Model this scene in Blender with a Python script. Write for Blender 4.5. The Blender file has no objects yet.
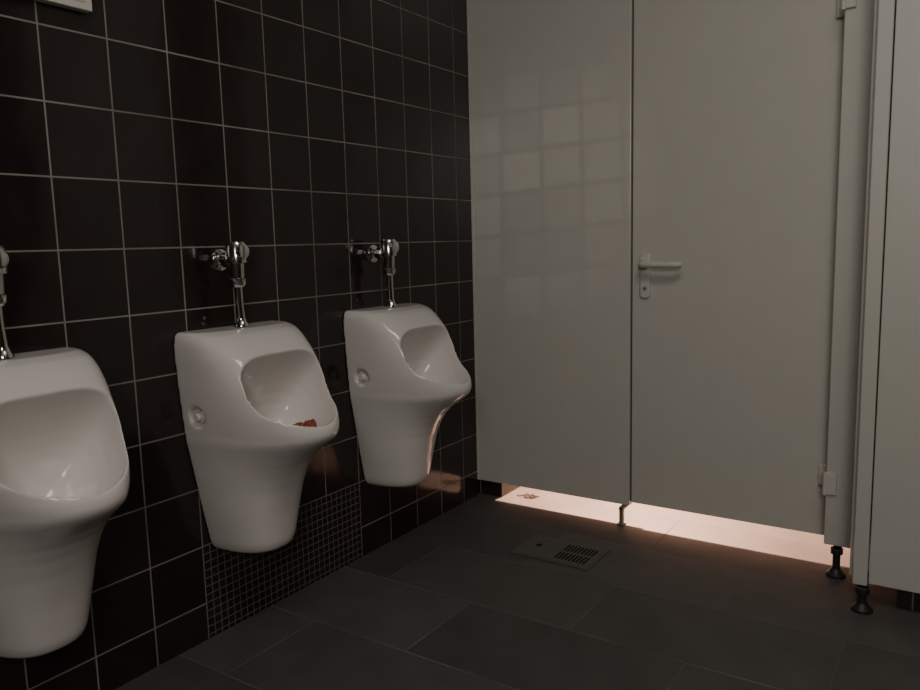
import bpy, bmesh, math, random, numpy as np
from mathutils import Vector, Matrix
S=0.75   # drawing units -> metres (one wall tile = 0.2 units = 15 cm)
scn=bpy.context.scene

# ------------------------------------------------------------ materials
def new_mat(name):
    m=bpy.data.materials.new(name); m.use_nodes=True
    nt=m.node_tree; b=nt.nodes['Principled BSDF']
    return m,nt,b
def N(nt,t,**k):
    n=nt.nodes.new(t)
    for a,v in k.items():
        if a in n.inputs: n.inputs[a].default_value=v
        else: setattr(n,a,v)
    return n
def math_n(nt,op,a,b=None,clamp=False):
    n=nt.nodes.new('ShaderNodeMath'); n.operation=op; n.use_clamp=clamp
    for i,v in enumerate((a,b)):
        if v is None: continue
        if isinstance(v,(int,float)): n.inputs[i].default_value=v
        else: nt.links.new(v,n.inputs[i])
    return n.outputs[0]
def simple(name,col,rough=.5,metal=0,bump=0,bscale=40,var=0,coat=0,spec=.5):
    m,nt,b=new_mat(name); L=nt.links.new
    b.inputs['Base Color'].default_value=(*col,1); b.inputs['Roughness'].default_value=rough
    b.inputs['Metallic'].default_value=metal; b.inputs['Coat Weight'].default_value=coat
    b.inputs['Specular IOR Level'].default_value=spec
    g=N(nt,'ShaderNodeNewGeometry')
    if bump or var:
        n=N(nt,'ShaderNodeTexNoise',Scale=bscale,Detail=4.0); L(g.outputs['Position'],n.inputs['Vector'])
        if bump:
            bp=N(nt,'ShaderNodeBump',Strength=bump,Distance=.002); L(n.outputs['Fac'],bp.inputs['Height']); L(bp.outputs[0],b.inputs['Normal'])
        if var:
            r=N(nt,'ShaderNodeValToRGB'); c=np.array(col)
            r.color_ramp.elements[0].position=.3; r.color_ramp.elements[1].position=.7
            r.color_ramp.elements[0].color=(*(c*(1-var)),1); r.color_ramp.elements[1].color=(*(c*(1+var)),1)
            L(n.outputs['Fac'],r.inputs[0]); L(r.outputs[0],b.inputs['Base Color'])
    return m

def tile_mat(name,axis,size,off_u,off_v,tile_col,grout_col,mortar,rough,mosaic=None,size_v=None,tilt=.010,offset=0.0,grough=.8,bump=.25):
    m,nt,b=new_mat(name); L=nt.links.new
    g=N(nt,'ShaderNodeNewGeometry'); sep=N(nt,'ShaderNodeSeparateXYZ'); L(g.outputs['Position'],sep.inputs[0])
    ax={'x':0,'y':1,'z':2}
    U=math_n(nt,'ADD',sep.outputs[ax[axis[0]]],-off_u+100*size); V=math_n(nt,'ADD',sep.outputs[ax[axis[1]]],-off_v+100*(size_v or size))
    cmb=N(nt,'ShaderNodeCombineXYZ'); L(U,cmb.inputs[0]); L(V,cmb.inputs[1])
    def brick(w,h,mo,off):
        k=N(nt,'ShaderNodeTexBrick'); k.offset=off; k.offset_frequency=2; k.squash=1
        k.inputs['Scale'].default_value=1; k.inputs['Mortar Size'].default_value=mo; k.inputs['Mortar Smooth'].default_value=.15
        k.inputs['Brick Width'].default_value=w; k.inputs['Row Height'].default_value=h
        k.inputs['Color1'].default_value=(0,0,0,1);k.inputs['Color2'].default_value=(1,1,1,1);k.inputs['Bias'].default_value=0
        L(cmb.outputs[0],k.inputs['Vector']); return k
    k=brick(size,size_v or size,mortar,offset)
    fac=k.outputs['Fac']; rnd=k.outputs['Color']; mask=None
    if mosaic:
        u0,u1,v1,ms=mosaic
        k2=brick(ms,ms,.0016,0)
        U0=sep.outputs[ax[axis[0]]];V0=sep.outputs[ax[axis[1]]]
        mask=math_n(nt,'MULTIPLY',math_n(nt,'MULTIPLY',math_n(nt,'GREATER_THAN',U0,u0),math_n(nt,'LESS_THAN',U0,u1)),math_n(nt,'LESS_THAN',V0,v1))
        mx=N(nt,'ShaderNodeMix'); mx.data_type='FLOAT'; L(mask,mx.inputs[0]); L(fac,mx.inputs[2]); L(k2.outputs['Fac'],mx.inputs[3]); fac=mx.outputs[0]
        mc=N(nt,'ShaderNodeMix'); mc.data_type='RGBA'; L(mask,mc.inputs[0]); L(rnd,mc.inputs[6]); L(k2.outputs['Color'],mc.inputs[7]); rnd=mc.outputs[2]
    noi=N(nt,'ShaderNodeTexNoise',Scale=9.0,Detail=6.0); L(g.outputs['Position'],noi.inputs['Vector'])
    rw=N(nt,'ShaderNodeRGBToBW'); L(rnd,rw.inputs[0])
    val=math_n(nt,'ADD',math_n(nt,'MULTIPLY',rw.outputs[0],.35),math_n(nt,'ADD',math_n(nt,'MULTIPLY',noi.outputs['Fac'],.7),.45))
    tc=N(nt,'ShaderNodeMix'); tc.data_type='RGBA'; tc.blend_type='MULTIPLY'; tc.inputs[0].default_value=1
    tc.inputs[6].default_value=(*tile_col,1); cc=N(nt,'ShaderNodeCombineXYZ')
    for i in range(3): L(val,cc.inputs[i])
    L(cc.outputs[0],tc.inputs[7])
    gn=N(nt,'ShaderNodeTexNoise',Scale=4.0,Detail=5.0); L(g.outputs['Position'],gn.inputs['Vector'])
    gr=N(nt,'ShaderNodeValToRGB'); gc=np.array(grout_col)
    gr.color_ramp.elements[0].position=.35;gr.color_ramp.elements[1].position=.65
    gr.color_ramp.elements[0].color=(*(gc*.65),1);gr.color_ramp.elements[1].color=(*(gc*1.15),1); L(gn.outputs['Fac'],gr.inputs[0])
    gout=gr.outputs[0]
    if mask is not None:
        gm=N(nt,'ShaderNodeMix'); gm.data_type='RGBA'; L(mask,gm.inputs[0]); L(gout,gm.inputs[6]); gm.inputs[7].default_value=(*(gc*.45),1); gout=gm.outputs[2]
    mix=N(nt,'ShaderNodeMix'); mix.data_type='RGBA'; L(fac,mix.inputs[0]); L(tc.outputs[2],mix.inputs[6]); L(gout,mix.inputs[7])
    L(mix.outputs[2],b.inputs['Base Color'])
    ro=N(nt,'ShaderNodeMix'); ro.data_type='FLOAT'; L(fac,ro.inputs[0]); ro.inputs[2].default_value=rough; ro.inputs[3].default_value=grough
    L(ro.outputs[0],b.inputs['Roughness'])
    wob=N(nt,'ShaderNodeTexNoise',Scale=6.0,Detail=2.0); L(g.outputs['Position'],wob.inputs['Vector'])
    dr=math_n(nt,'ADD',math_n(nt,'MULTIPLY',math_n(nt,'SUBTRACT',rw.outputs[0],.5),math_n(nt,'ADD',U,math_n(nt,'MULTIPLY',V,-1))),0)
    h=math_n(nt,'ADD',math_n(nt,'MULTIPLY',fac,-.0012),math_n(nt,'ADD',math_n(nt,'MULTIPLY',wob.outputs['Fac'],tilt*.4),math_n(nt,'MULTIPLY',dr,tilt*.5)))
    bp=N(nt,'ShaderNodeBump',Strength=bump,Distance=1.0); L(h,bp.inputs['Height']); L(bp.outputs[0],b.inputs['Normal'])
    return m

T=.2*S
ZR=1.529*S
TC=(.022,.0145,.0138); GC=(.26,.24,.205)
M_tileL=tile_mat('glazed_black_wall_tile','yz',T,0,ZR,TC,GC,.0019,.13,mosaic=(.2*S,1.0*S,.329*S,T/7),tilt=.02)
M_tileX=tile_mat('glazed_black_wall_tile_cross','xz',T,0,ZR,TC,GC,.0019,.13)
M_floor=tile_mat('slate_floor_tile','xy',.6,.47,.06,(.078,.075,.071),(.135,.13,.122),.0025,.5,size_v=.3,tilt=.002,offset=.5,bump=.6)
M_panel=simple('white_laminate_panel',(.57,.555,.50),.27,bump=.12,bscale=14,var=.015)
M_panel2=simple('white_laminate_side_panel',(.54,.525,.475),.4,bump=.12,bscale=14,var=.015)
M_edge=simple('panel_edge_brown',(.10,.075,.05),.6,var=.3,bscale=60)
M_cer=simple('sanitary_ceramic',(.75,.71,.68),.16,coat=.2)
M_chrome=simple('chrome',(.7,.68,.66),.14,metal=1)
M_plast=simple('white_plastic',(.60,.58,.53),.35)
M_steel=simple('dull_steel',(.14,.135,.13),.5,metal=.4,bump=.2,bscale=120,var=.2)
M_black=simple('black_plastic',(.02,.02,.02),.45)
M_dark=simple('slot_black',(.004,.004,.004),.9)
M_ceil=simple('ceiling_paint',(.45,.42,.39),.9,var=.03,bscale=6)
M_wall=simple('dark_rear_wall_paint',(.10,.06,.05),.7,var=.1,bscale=5)
M_red=simple('red_urinal_screen',(.34,.075,.045),.6,var=.4,bscale=90)
M_alu=simple('aluminium_profile',(.30,.29,.28),.45,metal=.6)
M_cab=simple('cabin_inner_wall',(.2,.17,.15),.8)
M_paper=simple('notice_paper',(.55,.47,.40),.7,var=.1,bscale=10)
M_brush=simple('straw',(.055,.045,.035),.9)

# ------------------------------------------------------------ mesh helpers
def fin(bm,name,mat,smooth=False):
    bmesh.ops.scale(bm,vec=(S,S,S),verts=bm.verts)
    bmesh.ops.recalc_face_normals(bm,faces=bm.faces)
    me=bpy.data.meshes.new(name); bm.to_mesh(me); bm.free()
    for mm in (mat if isinstance(mat,(list,tuple)) else [mat]): me.materials.append(mm)
    o=bpy.data.objects.new(name,me); scn.collection.objects.link(o); return o
def add_box(bm,lo,hi,bev=0,mi=0,seg=2):
    t=bmesh.new(); bmesh.ops.create_cube(t,size=1)
    lo=Vector(lo);hi=Vector(hi)
    for v in t.verts: v.co=Vector(((lo+hi)[i]/2+v.co[i]*(hi-lo)[i] for i in range(3)))
    if bev: bmesh.ops.bevel(t,geom=t.edges[:],offset=bev,segments=seg,affect='EDGES',profile=.5)
    merge(bm,t,mi)
def merge(bm,t,mi=0):
    for f in t.faces: f.material_index=mi
    me=bpy.data.meshes.new('tmp'); t.to_mesh(me); t.free(); bm.from_mesh(me); bpy.data.meshes.remove(me)
def add_lathe(bm,p0,p1,prof,seg=32,mi=0):
    t=bmesh.new(); p0=Vector(p0);p1=Vector(p1);d=(p1-p0);z=d.normalized()
    x=z.orthogonal().normalized();y=z.cross(x); rings=[]
    for a,r in prof:
        rings.append([t.verts.new(p0+d*a+(x*math.cos(2*math.pi*i/seg)+y*math.sin(2*math.pi*i/seg))*max(r,1e-5)) for i in range(seg)])
    for A,B in zip(rings[:-1],rings[1:]):
        for i in range(seg): t.faces.new((A[i],A[(i+1)%seg],B[(i+1)%seg],B[i]))
    t.faces.new(rings[0][::-1]); t.faces.new(rings[-1]); bmesh.ops.recalc_face_normals(t,faces=t.faces); merge(bm,t,mi)
def add_tube(bm,pts,r,seg=16,mi=0):
    t=bmesh.new(); pts=[Vector(p) for p in pts]; rings=[]; up=None
    for i,p in enumerate(pts):
        d=(pts[min(i+1,len(pts)-1)]-pts[max(i-1,0)]).normalized()
        x=d.orthogonal().normalized() if up is None else (up-d*up.dot(d)).normalized()
        up=x; y=d.cross(x)
        rings.append([t.verts.new(p+(x*math.cos(2*math.pi*k/seg)+y*math.sin(2*math.pi*k/seg))*r) for k in range(seg)])
    for A,B in zip(rings[:-1],rings[1:]):
        for k in range(seg): t.faces.new((A[k],A[(k+1)%seg],B[(k+1)%seg],B[k]))
    t.faces.new(rings[0][::-1]); t.faces.new(rings[-1]); merge(bm,t,mi)
def box(name,lo,hi,mat,bev=0):
    bm=bmesh.new(); add_box(bm,lo,hi,bev); return fin(bm,name,mat)
def autosmooth(o,ang=40):
    me=o.data
    for p in me.polygons: p.use_smooth=True
    me.set_sharp_from_angle(angle=math.radians(ang))
def group(name,loc,kids):
    e=bpy.data.objects.new(name,None); e.empty_display_size=.1; e.location=Vector(loc)*S; scn.collection.objects.link(e)
    for k in kids:
        k.parent=e; k.matrix_parent_inverse=Matrix.Translation(-Vector(loc)*S)
    return e

# ------------------------------------------------------------ room shell
YC=1.93; H=3.4; XR=3.3; YB=-2.6; YE=3.6
box('wall_left',(-.12,YB,0),(0,YC,H),M_tileL)
box('floor',(-.12,YB-.12,-.1),(XR+.12,YE+.12,0),M_floor)
box('ceiling',(-.12,YB-.12,H),(XR+.12,YE+.12,H+.1),M_ceil)
box('wall_rear',(-.12,YB-.12,0),(XR+.12,YB,H),M_wall)
box('wall_right',(XR,YB,0),(XR+.12,YE,H),M_tileL)
box('wall_cabin_back',(-.12,YE,0),(XR+.12,YE+.12,H),M_cab)
box('wall_cabin_left',(-.12,YC+.03,0),(.13,YE,H),M_tileX)
box('wall_cabin_right',(1.95,1.62,0),(2.07,YE,H),M_tileX)

# ------------------------------------------------------------ partition
DH=2.86
bm=bmesh.new()
add_box(bm,(.012,YC,.085),(.836,YC+.04,H),.003)
add_box(bm,(0,YC-.004,.085),(.014,YC+.03,H),.002)
add_box(bm,(.78,YC+.04,.12),(.835,YC+.065,H),.002)  # backing strips, unseen, added to stop cabin light leaking through the door joint
add_box(bm,(.825,YC+.044,.12),(.88,YC+.065,H),.002)
panel=fin(bm,'partition_panel',M_panel)
door=box('door_leaf',(.846,YC,.103),(1.668,YC+.04,DH),M_panel,.003)
edge=box('door_edge_strip',(.837,YC+.012,.103),(.845,YC+.036,DH),M_edge)
bm=bmesh.new()
t=bmesh.new(); pl=[]
for i in range(32):
    a=2*math.pi*i/32; c,s_=math.cos(a),math.sin(a); w=.0245; h=.098
    x=(w-.018)*(1 if c>0 else -1)+.018*c; z=(h-.018)*(1 if s_>0 else -1)+.018*s_
    pl.append((.908+x,1.155+z))
A=[t.verts.new((x,YC,z)) for x,z in pl];B=[t.verts.new((x,YC-.010,z)) for x,z in pl]
Cc=[t.verts.new((.908+(x-.908)*.84,YC-.014,1.155+(z-1.155)*.96)) for x,z in pl]
for P,Q in ((A,B),(B,Cc)):
    for i in range(32): t.faces.new((P[i],P[(i+1)%32],Q[(i+1)%32],Q[i]))
t.faces.new(Cc); t.faces.new(A[::-1]); merge(bm,t)
add_lathe(bm,(.905,YC-.008,1.208),(.905,YC-.03,1.208),[(0,.022),(.7,.020),(1,.015)])
pts=[(.905,YC-.015,1.208),(.905,YC-.05,1.208),(.909,YC-.063,1.208),(.92,YC-.07,1.208),(.98,YC-.071,1.207),(1.045,YC-.07,1.207),(1.068,YC-.066,1.207),(1.078,YC-.052,1.207)]
add_tube(bm,pts,.0138)
handle=fin(bm,'handle',M_plast); autosmooth(handle)
bm=bmesh.new()
add_lathe(bm,(.908,YC-.013,1.10),(.908,YC-.0155,1.10),[(0,.009),(1,.008)])
lock=fin(bm,'lock_cylinder',M_alu)
bm=bmesh.new()
for z in (.36,2.16):
    add_box(bm,(1.640,YC-.016,z-.042),(1.676,YC,z+.042),.003)
    add_box(bm,(1.684,1.80,z-.042),(1.72,1.812,z+.042),.003)
    add_lathe(bm,(1.679,1.806,z-.045),(1.679,1.806,z+.045),[(0,.008),(1,.008)],16)
    add_box(bm,(1.672,1.806,z-.03),(1.680,YC,z+.03),.001)
hinge=fin(bm,'hinges',M_plast)
group('door_1',(1.257,YC,1.1),[door,edge,handle,lock,hinge])
box('trim_door_head',(.846,YC,DH+.006),(1.668,YC+.04,H),M_panel,.002)
bm=bmesh.new()
add_box(bm,(1.682,1.812,.112),(1.797,YC+.04,H),.004); add_box(bm,(1.63,YC+.044,.12),(1.797,YC+.065,H),.003)  # second box: unseen stop added to block cabin light at the door edge
fin(bm,'trim_door_post',M_panel2)
bm=bmesh.new()
add_box(bm,(1.815,1.545,.085),(1.862,1.60,H),.004)
add_box(bm,(1.866,1.55,.095),(XR,1.59,H),.003)
add_box(bm,(1.799,1.595,.095),(1.850,YC+.06,H),.003)
add_box(bm,(1.80,YC+.03,.095),(1.96,YC+.06,H),.003)
fin(bm,'partition_panel',M_panel2)

def leg(x,y,ztop,mat,r=.012,yt=None):
    bm=bmesh.new()
    add_lathe(bm,(x,y,0),(x,y,.03),[(0,.036),(.3,.036),(.5,.028),(1,.018)])
    add_lathe(bm,(x,y,.02),(x,y,ztop),[(0,r),(1,r)])
    add_lathe(bm,(x,y,ztop-.02),(x,y,ztop),[(0,r*1.6),(1,r*1.6)])
    if yt: add_box(bm,(x-.015,y,ztop-.008),(x+.015,yt,ztop),.001)
    o=fin(bm,'partition_leg',mat); autosmooth(o)
bm=bmesh.new()
add_box(bm,(.802,YC-.040,0),(.820,YC-.018,.083),.002); add_box(bm,(.794,YC-.048,0),(.828,YC-.010,.008),.002); add_box(bm,(.800,YC-.040,.074),(.824,YC+.02,.0848),.001)
fin(bm,'partition_leg',M_alu)
leg(1.732,1.795,.111,M_black,.014,1.83); leg(1.850,1.535,.084,M_black,.014,1.57)

# ------------------------------------------------------------ floor drain
bm=bmesh.new()
x0,x1,y0,y1=.53,.885,1.35,1.585
add_box(bm,(x0,y0,0),(x1,y1,.005),.002,0)
add_box(bm,(x0+.012,y0+.012,.004),(x1-.012,y1-.012,.007),.0015,0)
for r in range(2):
    for i in range(9):
        xx=.715+i*.0160; yy=y0+.035+r*.088
        add_box(bm,(xx,yy,.0065),(xx+.009,yy+.070,.0078),0,1)
add_lathe(bm,(.60,1.475,.0065),(.60,1.475,.009),[(0,.014),(1,.012)],24,1)
fin(bm,'floor_drain',[M_steel,M_dark])

# ------------------------------------------------------------ notice frame
bm=bmesh.new()
add_box(bm,(0,-.42,1.985),(.03,-.055,2.5),.003,0)
add_box(bm,(.0295,-.40,2.005),(.032,-.075,2.48),0,1)
fin(bm,'picture_frame',[M_plast,M_paper])

# ------------------------------------------------------------ urinals
def urinal_mesh():
    tab=np.array([(.305,.190,.104,2.4),(.315,.210,.120,2.5),(.34,.222,.130,2.5),(.45,.242,.152,2.5),(.53,.264,.166,2.4),(.58,.288,.175,2.35),(.62,.318,.182,2.3),(.655,.356,.188,2.25),(.68,.392,.193,2.2),(.70,.422,.197,2.2),
     (.716,.440,.199,2.2),(.732,.447,.200,2.2),(.752,.445,.202,2.3),(.80,.421,.206,2.6),(.88,.354,.212,3.1),(.98,.257,.217,3.8),(1.02,.213,.217,3.9),(1.048,.175,.213,3.8),(1.061,.130,.203,3.5)])
    zs=np.concatenate([np.linspace(.305,.62,26),np.linspace(.62,.78,28)[1:],np.linspace(.78,1.061,26)[1:]])
    bm=bmesh.new(); rings=[]; nn=48
    for z in zs:
        d,w,n=[np.interp(z,tab[:,0],tab[:,i]) for i in (1,2,3)]
        ring=[]
        for i in range(nn+1):
            a=-math.pi/2+math.pi*i/nn; c,s_=max(math.cos(a),0),math.sin(a)
            ring.append(bm.verts.new((d*c**(2/n),w*math.copysign(abs(s_)**(2/n),s_),z)))
        rings.append(ring)
    for A,B in zip(rings[:-1],rings[1:]):
        m=len(A)
        for i in range(m): bm.faces.new((A[i],A[(i+1)%m],B[(i+1)%m],B[i]))
    bm.faces.new(rings[0][::-1]); bm.faces.new(rings[-1])
    body=fin(bm,'body_tmp',M_cer)
    Tt=Vector((.180,0,1.05)); Lp=Vector((.455,0,.738)); e=(Lp-Tt).normalized(); nr=Vector((-e.z,0,e.x))
    if nr.x<0: nr=-nr
    Ltot=(Lp-Tt).length; st=.098; ln=Ltot-st-.032
    cp=[(0,0),(.0,.075),(.025,.130),(.11,.165),(.26,.174),(.42,.170),(.58,.158),(.72,.136),(.85,.102),(.94,.064),(.985,.032),(1,0)]
    full=[(t_,h_) for t_,h_ in cp]+[(t_,-h_) for t_,h_ in cp[-2:0:-1]]
    outl=[]; m=len(full)
    for i in range(m):
        p=[np.array(full[(i+j)%m]) for j in (-1,0,1,2)]
        for u in (0,.25,.5,.75):
            outl.append(tuple(.5*((2*p[1])+(-p[0]+p[2])*u+(2*p[0]-5*p[1]+4*p[2]-p[3])*u*u+(-p[0]+3*p[1]-3*p[2]+p[3])*u**3)))
    c0=Tt+e*(st+ln/2)
    bm=bmesh.new(); rings=[]
    lay=[(-1,c0+nr*.12,1.25),(-.2,c0+nr*.014,1.03),(0,c0,1.0)]
    for k in (.08,.2,.35,.5,.65,.78,.88,.95,.99):
        lay.append((k,c0+Vector((-.185,0,-.19))*k,math.sqrt(1-k**2.6)*(1-.08*k)))
    for k,c,sc in lay:
        rings.append([bm.verts.new(c+e*((t-.5)*ln*sc)+Vector((0,h*sc,0))) for t,h in outl])
    for A,B in zip(rings[:-1],rings[1:]):
        m=len(A)
        for i in range(m): bm.faces.new((A[i],A[(i+1)%m],B[(i+1)%m],B[i]))
    bm.faces.new(rings[0][::-1]); bm.faces.new(rings[-1])
    cut=fin(bm,'cut_tmp',M_cer)
    bm=bmesh.new()
    for sg in (-1,1): add_lathe(bm,(.075,sg*.25,.790),(.075,sg*.180,.790),[(0,.038),(1,.032)])
    cut2=fin(bm,'cut2_tmp',M_cer)
    for c in (cut,cut2):
        b=body.modifiers.new('b','BOOLEAN'); b.operation='DIFFERENCE'; b.object=c; b.solver='EXACT'
    r=body.modifiers.new('r','REMESH'); r.mode='VOXEL'; r.voxel_size=.0030; r.use_smooth_shade=True
    s_=body.modifiers.new('s','SMOOTH'); s_.factor=.6; s_.iterations=18
    dg=bpy.context.evaluated_depsgraph_get()
    me=bpy.data.meshes.new_from_object(body.evaluated_get(dg),depsgraph=dg)
    for o in (body,cut,cut2): bpy.data.objects.remove(o)
    for p in me.polygons: p.use_smooth=True
    for v in me.vertices: v.co.x=max(v.co.x,0.0)
    return me
UM=urinal_mesh(); UM.name='urinal_bowl'
UTOP=max(v.co.z for v in UM.vertices)/S
def urinal(y,mat_on):
    b=bpy.data.objects.new('bowl',UM); b.location=(.0005,y*S,0); scn.collection.objects.link(b)
    bm=bmesh.new()
    for sg in (-1,1):
        add_lathe(bm,(.075,y+sg*.160,.790),(.075,y+sg*.206,.790),[(0,.015),(.8,.015),(1,.011)],24)
        add_lathe(bm,(.075,y+sg*.160,.790),(.075,y+sg*.192,.790),[(0,.024),(1,.022)],24)
    k1=fin(bm,'side_plug',M_cer); autosmooth(k1)
    ks=[k1]
    if mat_on:
        bm=bmesh.new(); rr=random.Random(4)
        for i in range(90):
            a=rr.uniform(0,6.28); q=math.sqrt(rr.random())
            p=Vector((.298+q*math.cos(a)*.04,y+.030+q*math.sin(a)*.065,.716+q*math.cos(a)*.012))
            add_lathe(bm,p-Vector((0,0,.045)),p+Vector((0,0,.030+rr.uniform(-.006,.006))),[(0,.005),(.8,.006),(1,.003)],8)
        ks.append(fin(bm,'urinal_screen',M_red))
    e=bpy.data.objects.new('urinal',None); e.location=(0,y*S,.7*S); scn.collection.objects.link(e)
    for k in [b]+ks:
        k.parent=e; k.matrix_parent_inverse=Matrix.Translation((0,-y*S,-.7*S))
    yv=y-.014; xv=.088
    bm=bmesh.new()
    add_lathe(bm,(0,yv,1.285),(.012,yv,1.285),[(0,.038),(.6,.036),(1,.026)])
    add_lathe(bm,(.01,yv,1.285),(xv,yv,1.285),[(0,.019),(.3,.019),(.31,.026),(.62,.026),(.63,.02),(1,.02)])
    add_lathe(bm,(xv,yv,1.195),(xv,yv,1.343),[(0,.018),(.06,.025),(.18,.027),(.2,.022),(.52,.024),(.54,.033),(.93,.034),(1,.028)])
    add_lathe(bm,(xv,yv,1.311),(xv+.038,yv,1.311),[(0,.022),(.6,.022),(.62,.024),(.95,.024),(1,.019)])
    zt=UTOP+.003
    add_tube(bm,[(xv,yv,1.215),(xv,yv,1.15),(xv-.001,yv+.004,1.10),(xv-.002,yv+.006,zt)],.0135)
    add_lathe(bm,(xv-.002,yv+.006,zt),(xv-.002,yv+.006,zt+.026),[(0,.024),(.3,.023),(.6,.017),(1,.015)])
    o=fin(bm,'flush_valve',M_chrome); autosmooth(o,35)
for yy,mo in ((-.405,False),(.36,True),(1.16,False)): urinal(yy,mo)

bm=bmesh.new(); rr=random.Random(2)
for i in range(14):
    a=rr.uniform(0,3.1); l=rr.uniform(.015,.04); cx_,cy_=.25+rr.uniform(-.03,.03),2.03+rr.uniform(-.02,.02)
    add_tube(bm,[(cx_-l*math.cos(a),cy_-l*math.sin(a),.003),(cx_,cy_,.003+rr.uniform(0,.006)),(cx_+l*math.cos(a),cy_+l*math.sin(a),.003)],.0025,6)
fin(bm,'dry_twigs',M_brush)

# ------------------------------------------------------------ lights
def area(name,loc,rot,sx,sy,en,col):
    l=bpy.data.lights.new(name,'AREA'); l.shape='RECTANGLE'; l.size=sx; l.size_y=sy; l.energy=en; l.color=col
    o=bpy.data.objects.new(name,l); o.location=Vector(loc)*S; o.rotation_euler=rot; scn.collection.objects.link(o); return o
area('ceiling_light',(2.1,-.4,H-.03),(0,0,0),.9,.6,13.5,(1,.95,.88))
area('rear_fill_light',(2.5,YB+.05,2.2),(math.radians(80),0,math.radians(14)),.9,.6,24,(1,.94,.87))  # added fill behind the camera, brightens urinal fronts and undersides
area('cabin_light',(.35,3.4,1.95),(math.radians(-42),0,math.radians(-4)),.12,.12,370,(1,.56,.39))
# small added spot, no fixture: its pattern imitates light reflected off tiles onto panel
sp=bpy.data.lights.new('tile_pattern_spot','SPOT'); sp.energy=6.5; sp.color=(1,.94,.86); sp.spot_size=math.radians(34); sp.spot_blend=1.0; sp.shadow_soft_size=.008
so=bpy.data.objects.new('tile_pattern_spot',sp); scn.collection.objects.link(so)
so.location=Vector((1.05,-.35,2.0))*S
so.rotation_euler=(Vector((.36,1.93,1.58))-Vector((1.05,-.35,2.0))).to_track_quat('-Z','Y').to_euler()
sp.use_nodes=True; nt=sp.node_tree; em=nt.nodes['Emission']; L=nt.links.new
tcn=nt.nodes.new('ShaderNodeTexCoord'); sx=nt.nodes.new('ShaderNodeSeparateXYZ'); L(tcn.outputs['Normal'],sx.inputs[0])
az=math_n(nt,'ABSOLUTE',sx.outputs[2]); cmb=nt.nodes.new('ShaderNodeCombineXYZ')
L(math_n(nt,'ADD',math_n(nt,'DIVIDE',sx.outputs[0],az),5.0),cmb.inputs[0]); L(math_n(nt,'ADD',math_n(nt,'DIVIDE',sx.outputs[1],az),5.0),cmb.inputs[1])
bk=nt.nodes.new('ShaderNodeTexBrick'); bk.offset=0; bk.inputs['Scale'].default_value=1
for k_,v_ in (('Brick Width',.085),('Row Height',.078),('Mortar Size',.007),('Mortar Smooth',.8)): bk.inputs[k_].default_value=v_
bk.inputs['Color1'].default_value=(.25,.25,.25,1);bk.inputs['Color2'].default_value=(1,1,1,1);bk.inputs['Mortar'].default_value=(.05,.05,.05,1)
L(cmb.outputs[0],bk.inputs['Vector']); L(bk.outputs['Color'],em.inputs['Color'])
w=bpy.data.worlds.new('World'); scn.world=w; w.use_nodes=True
w.node_tree.nodes['Background'].inputs[0].default_value=(.02,.018,.016,1)

# ------------------------------------------------------------ camera
cx,cy,cz=2.1082,-1.3777,1.324;yaw,pit,rol,f=0.5864,0.1328,-0.0249,769.6
F=Vector((-math.sin(yaw)*math.cos(pit),math.cos(yaw)*math.cos(pit),-math.sin(pit)))
R=Vector((math.cos(yaw),math.sin(yaw),0));U=R.cross(F)
R2=R*math.cos(rol)+U*math.sin(rol);U2=-R*math.sin(rol)+U*math.cos(rol)
cam=bpy.data.cameras.new('camera'); co=bpy.data.objects.new('camera',cam); scn.collection.objects.link(co)
cam.sensor_width=36; cam.lens=f/920*36; cam.clip_start=.02
M=Matrix((R2,U2,-F)).transposed().to_4x4(); M.translation=Vector((cx,cy,cz))*S
co.matrix_world=M; scn.camera=co
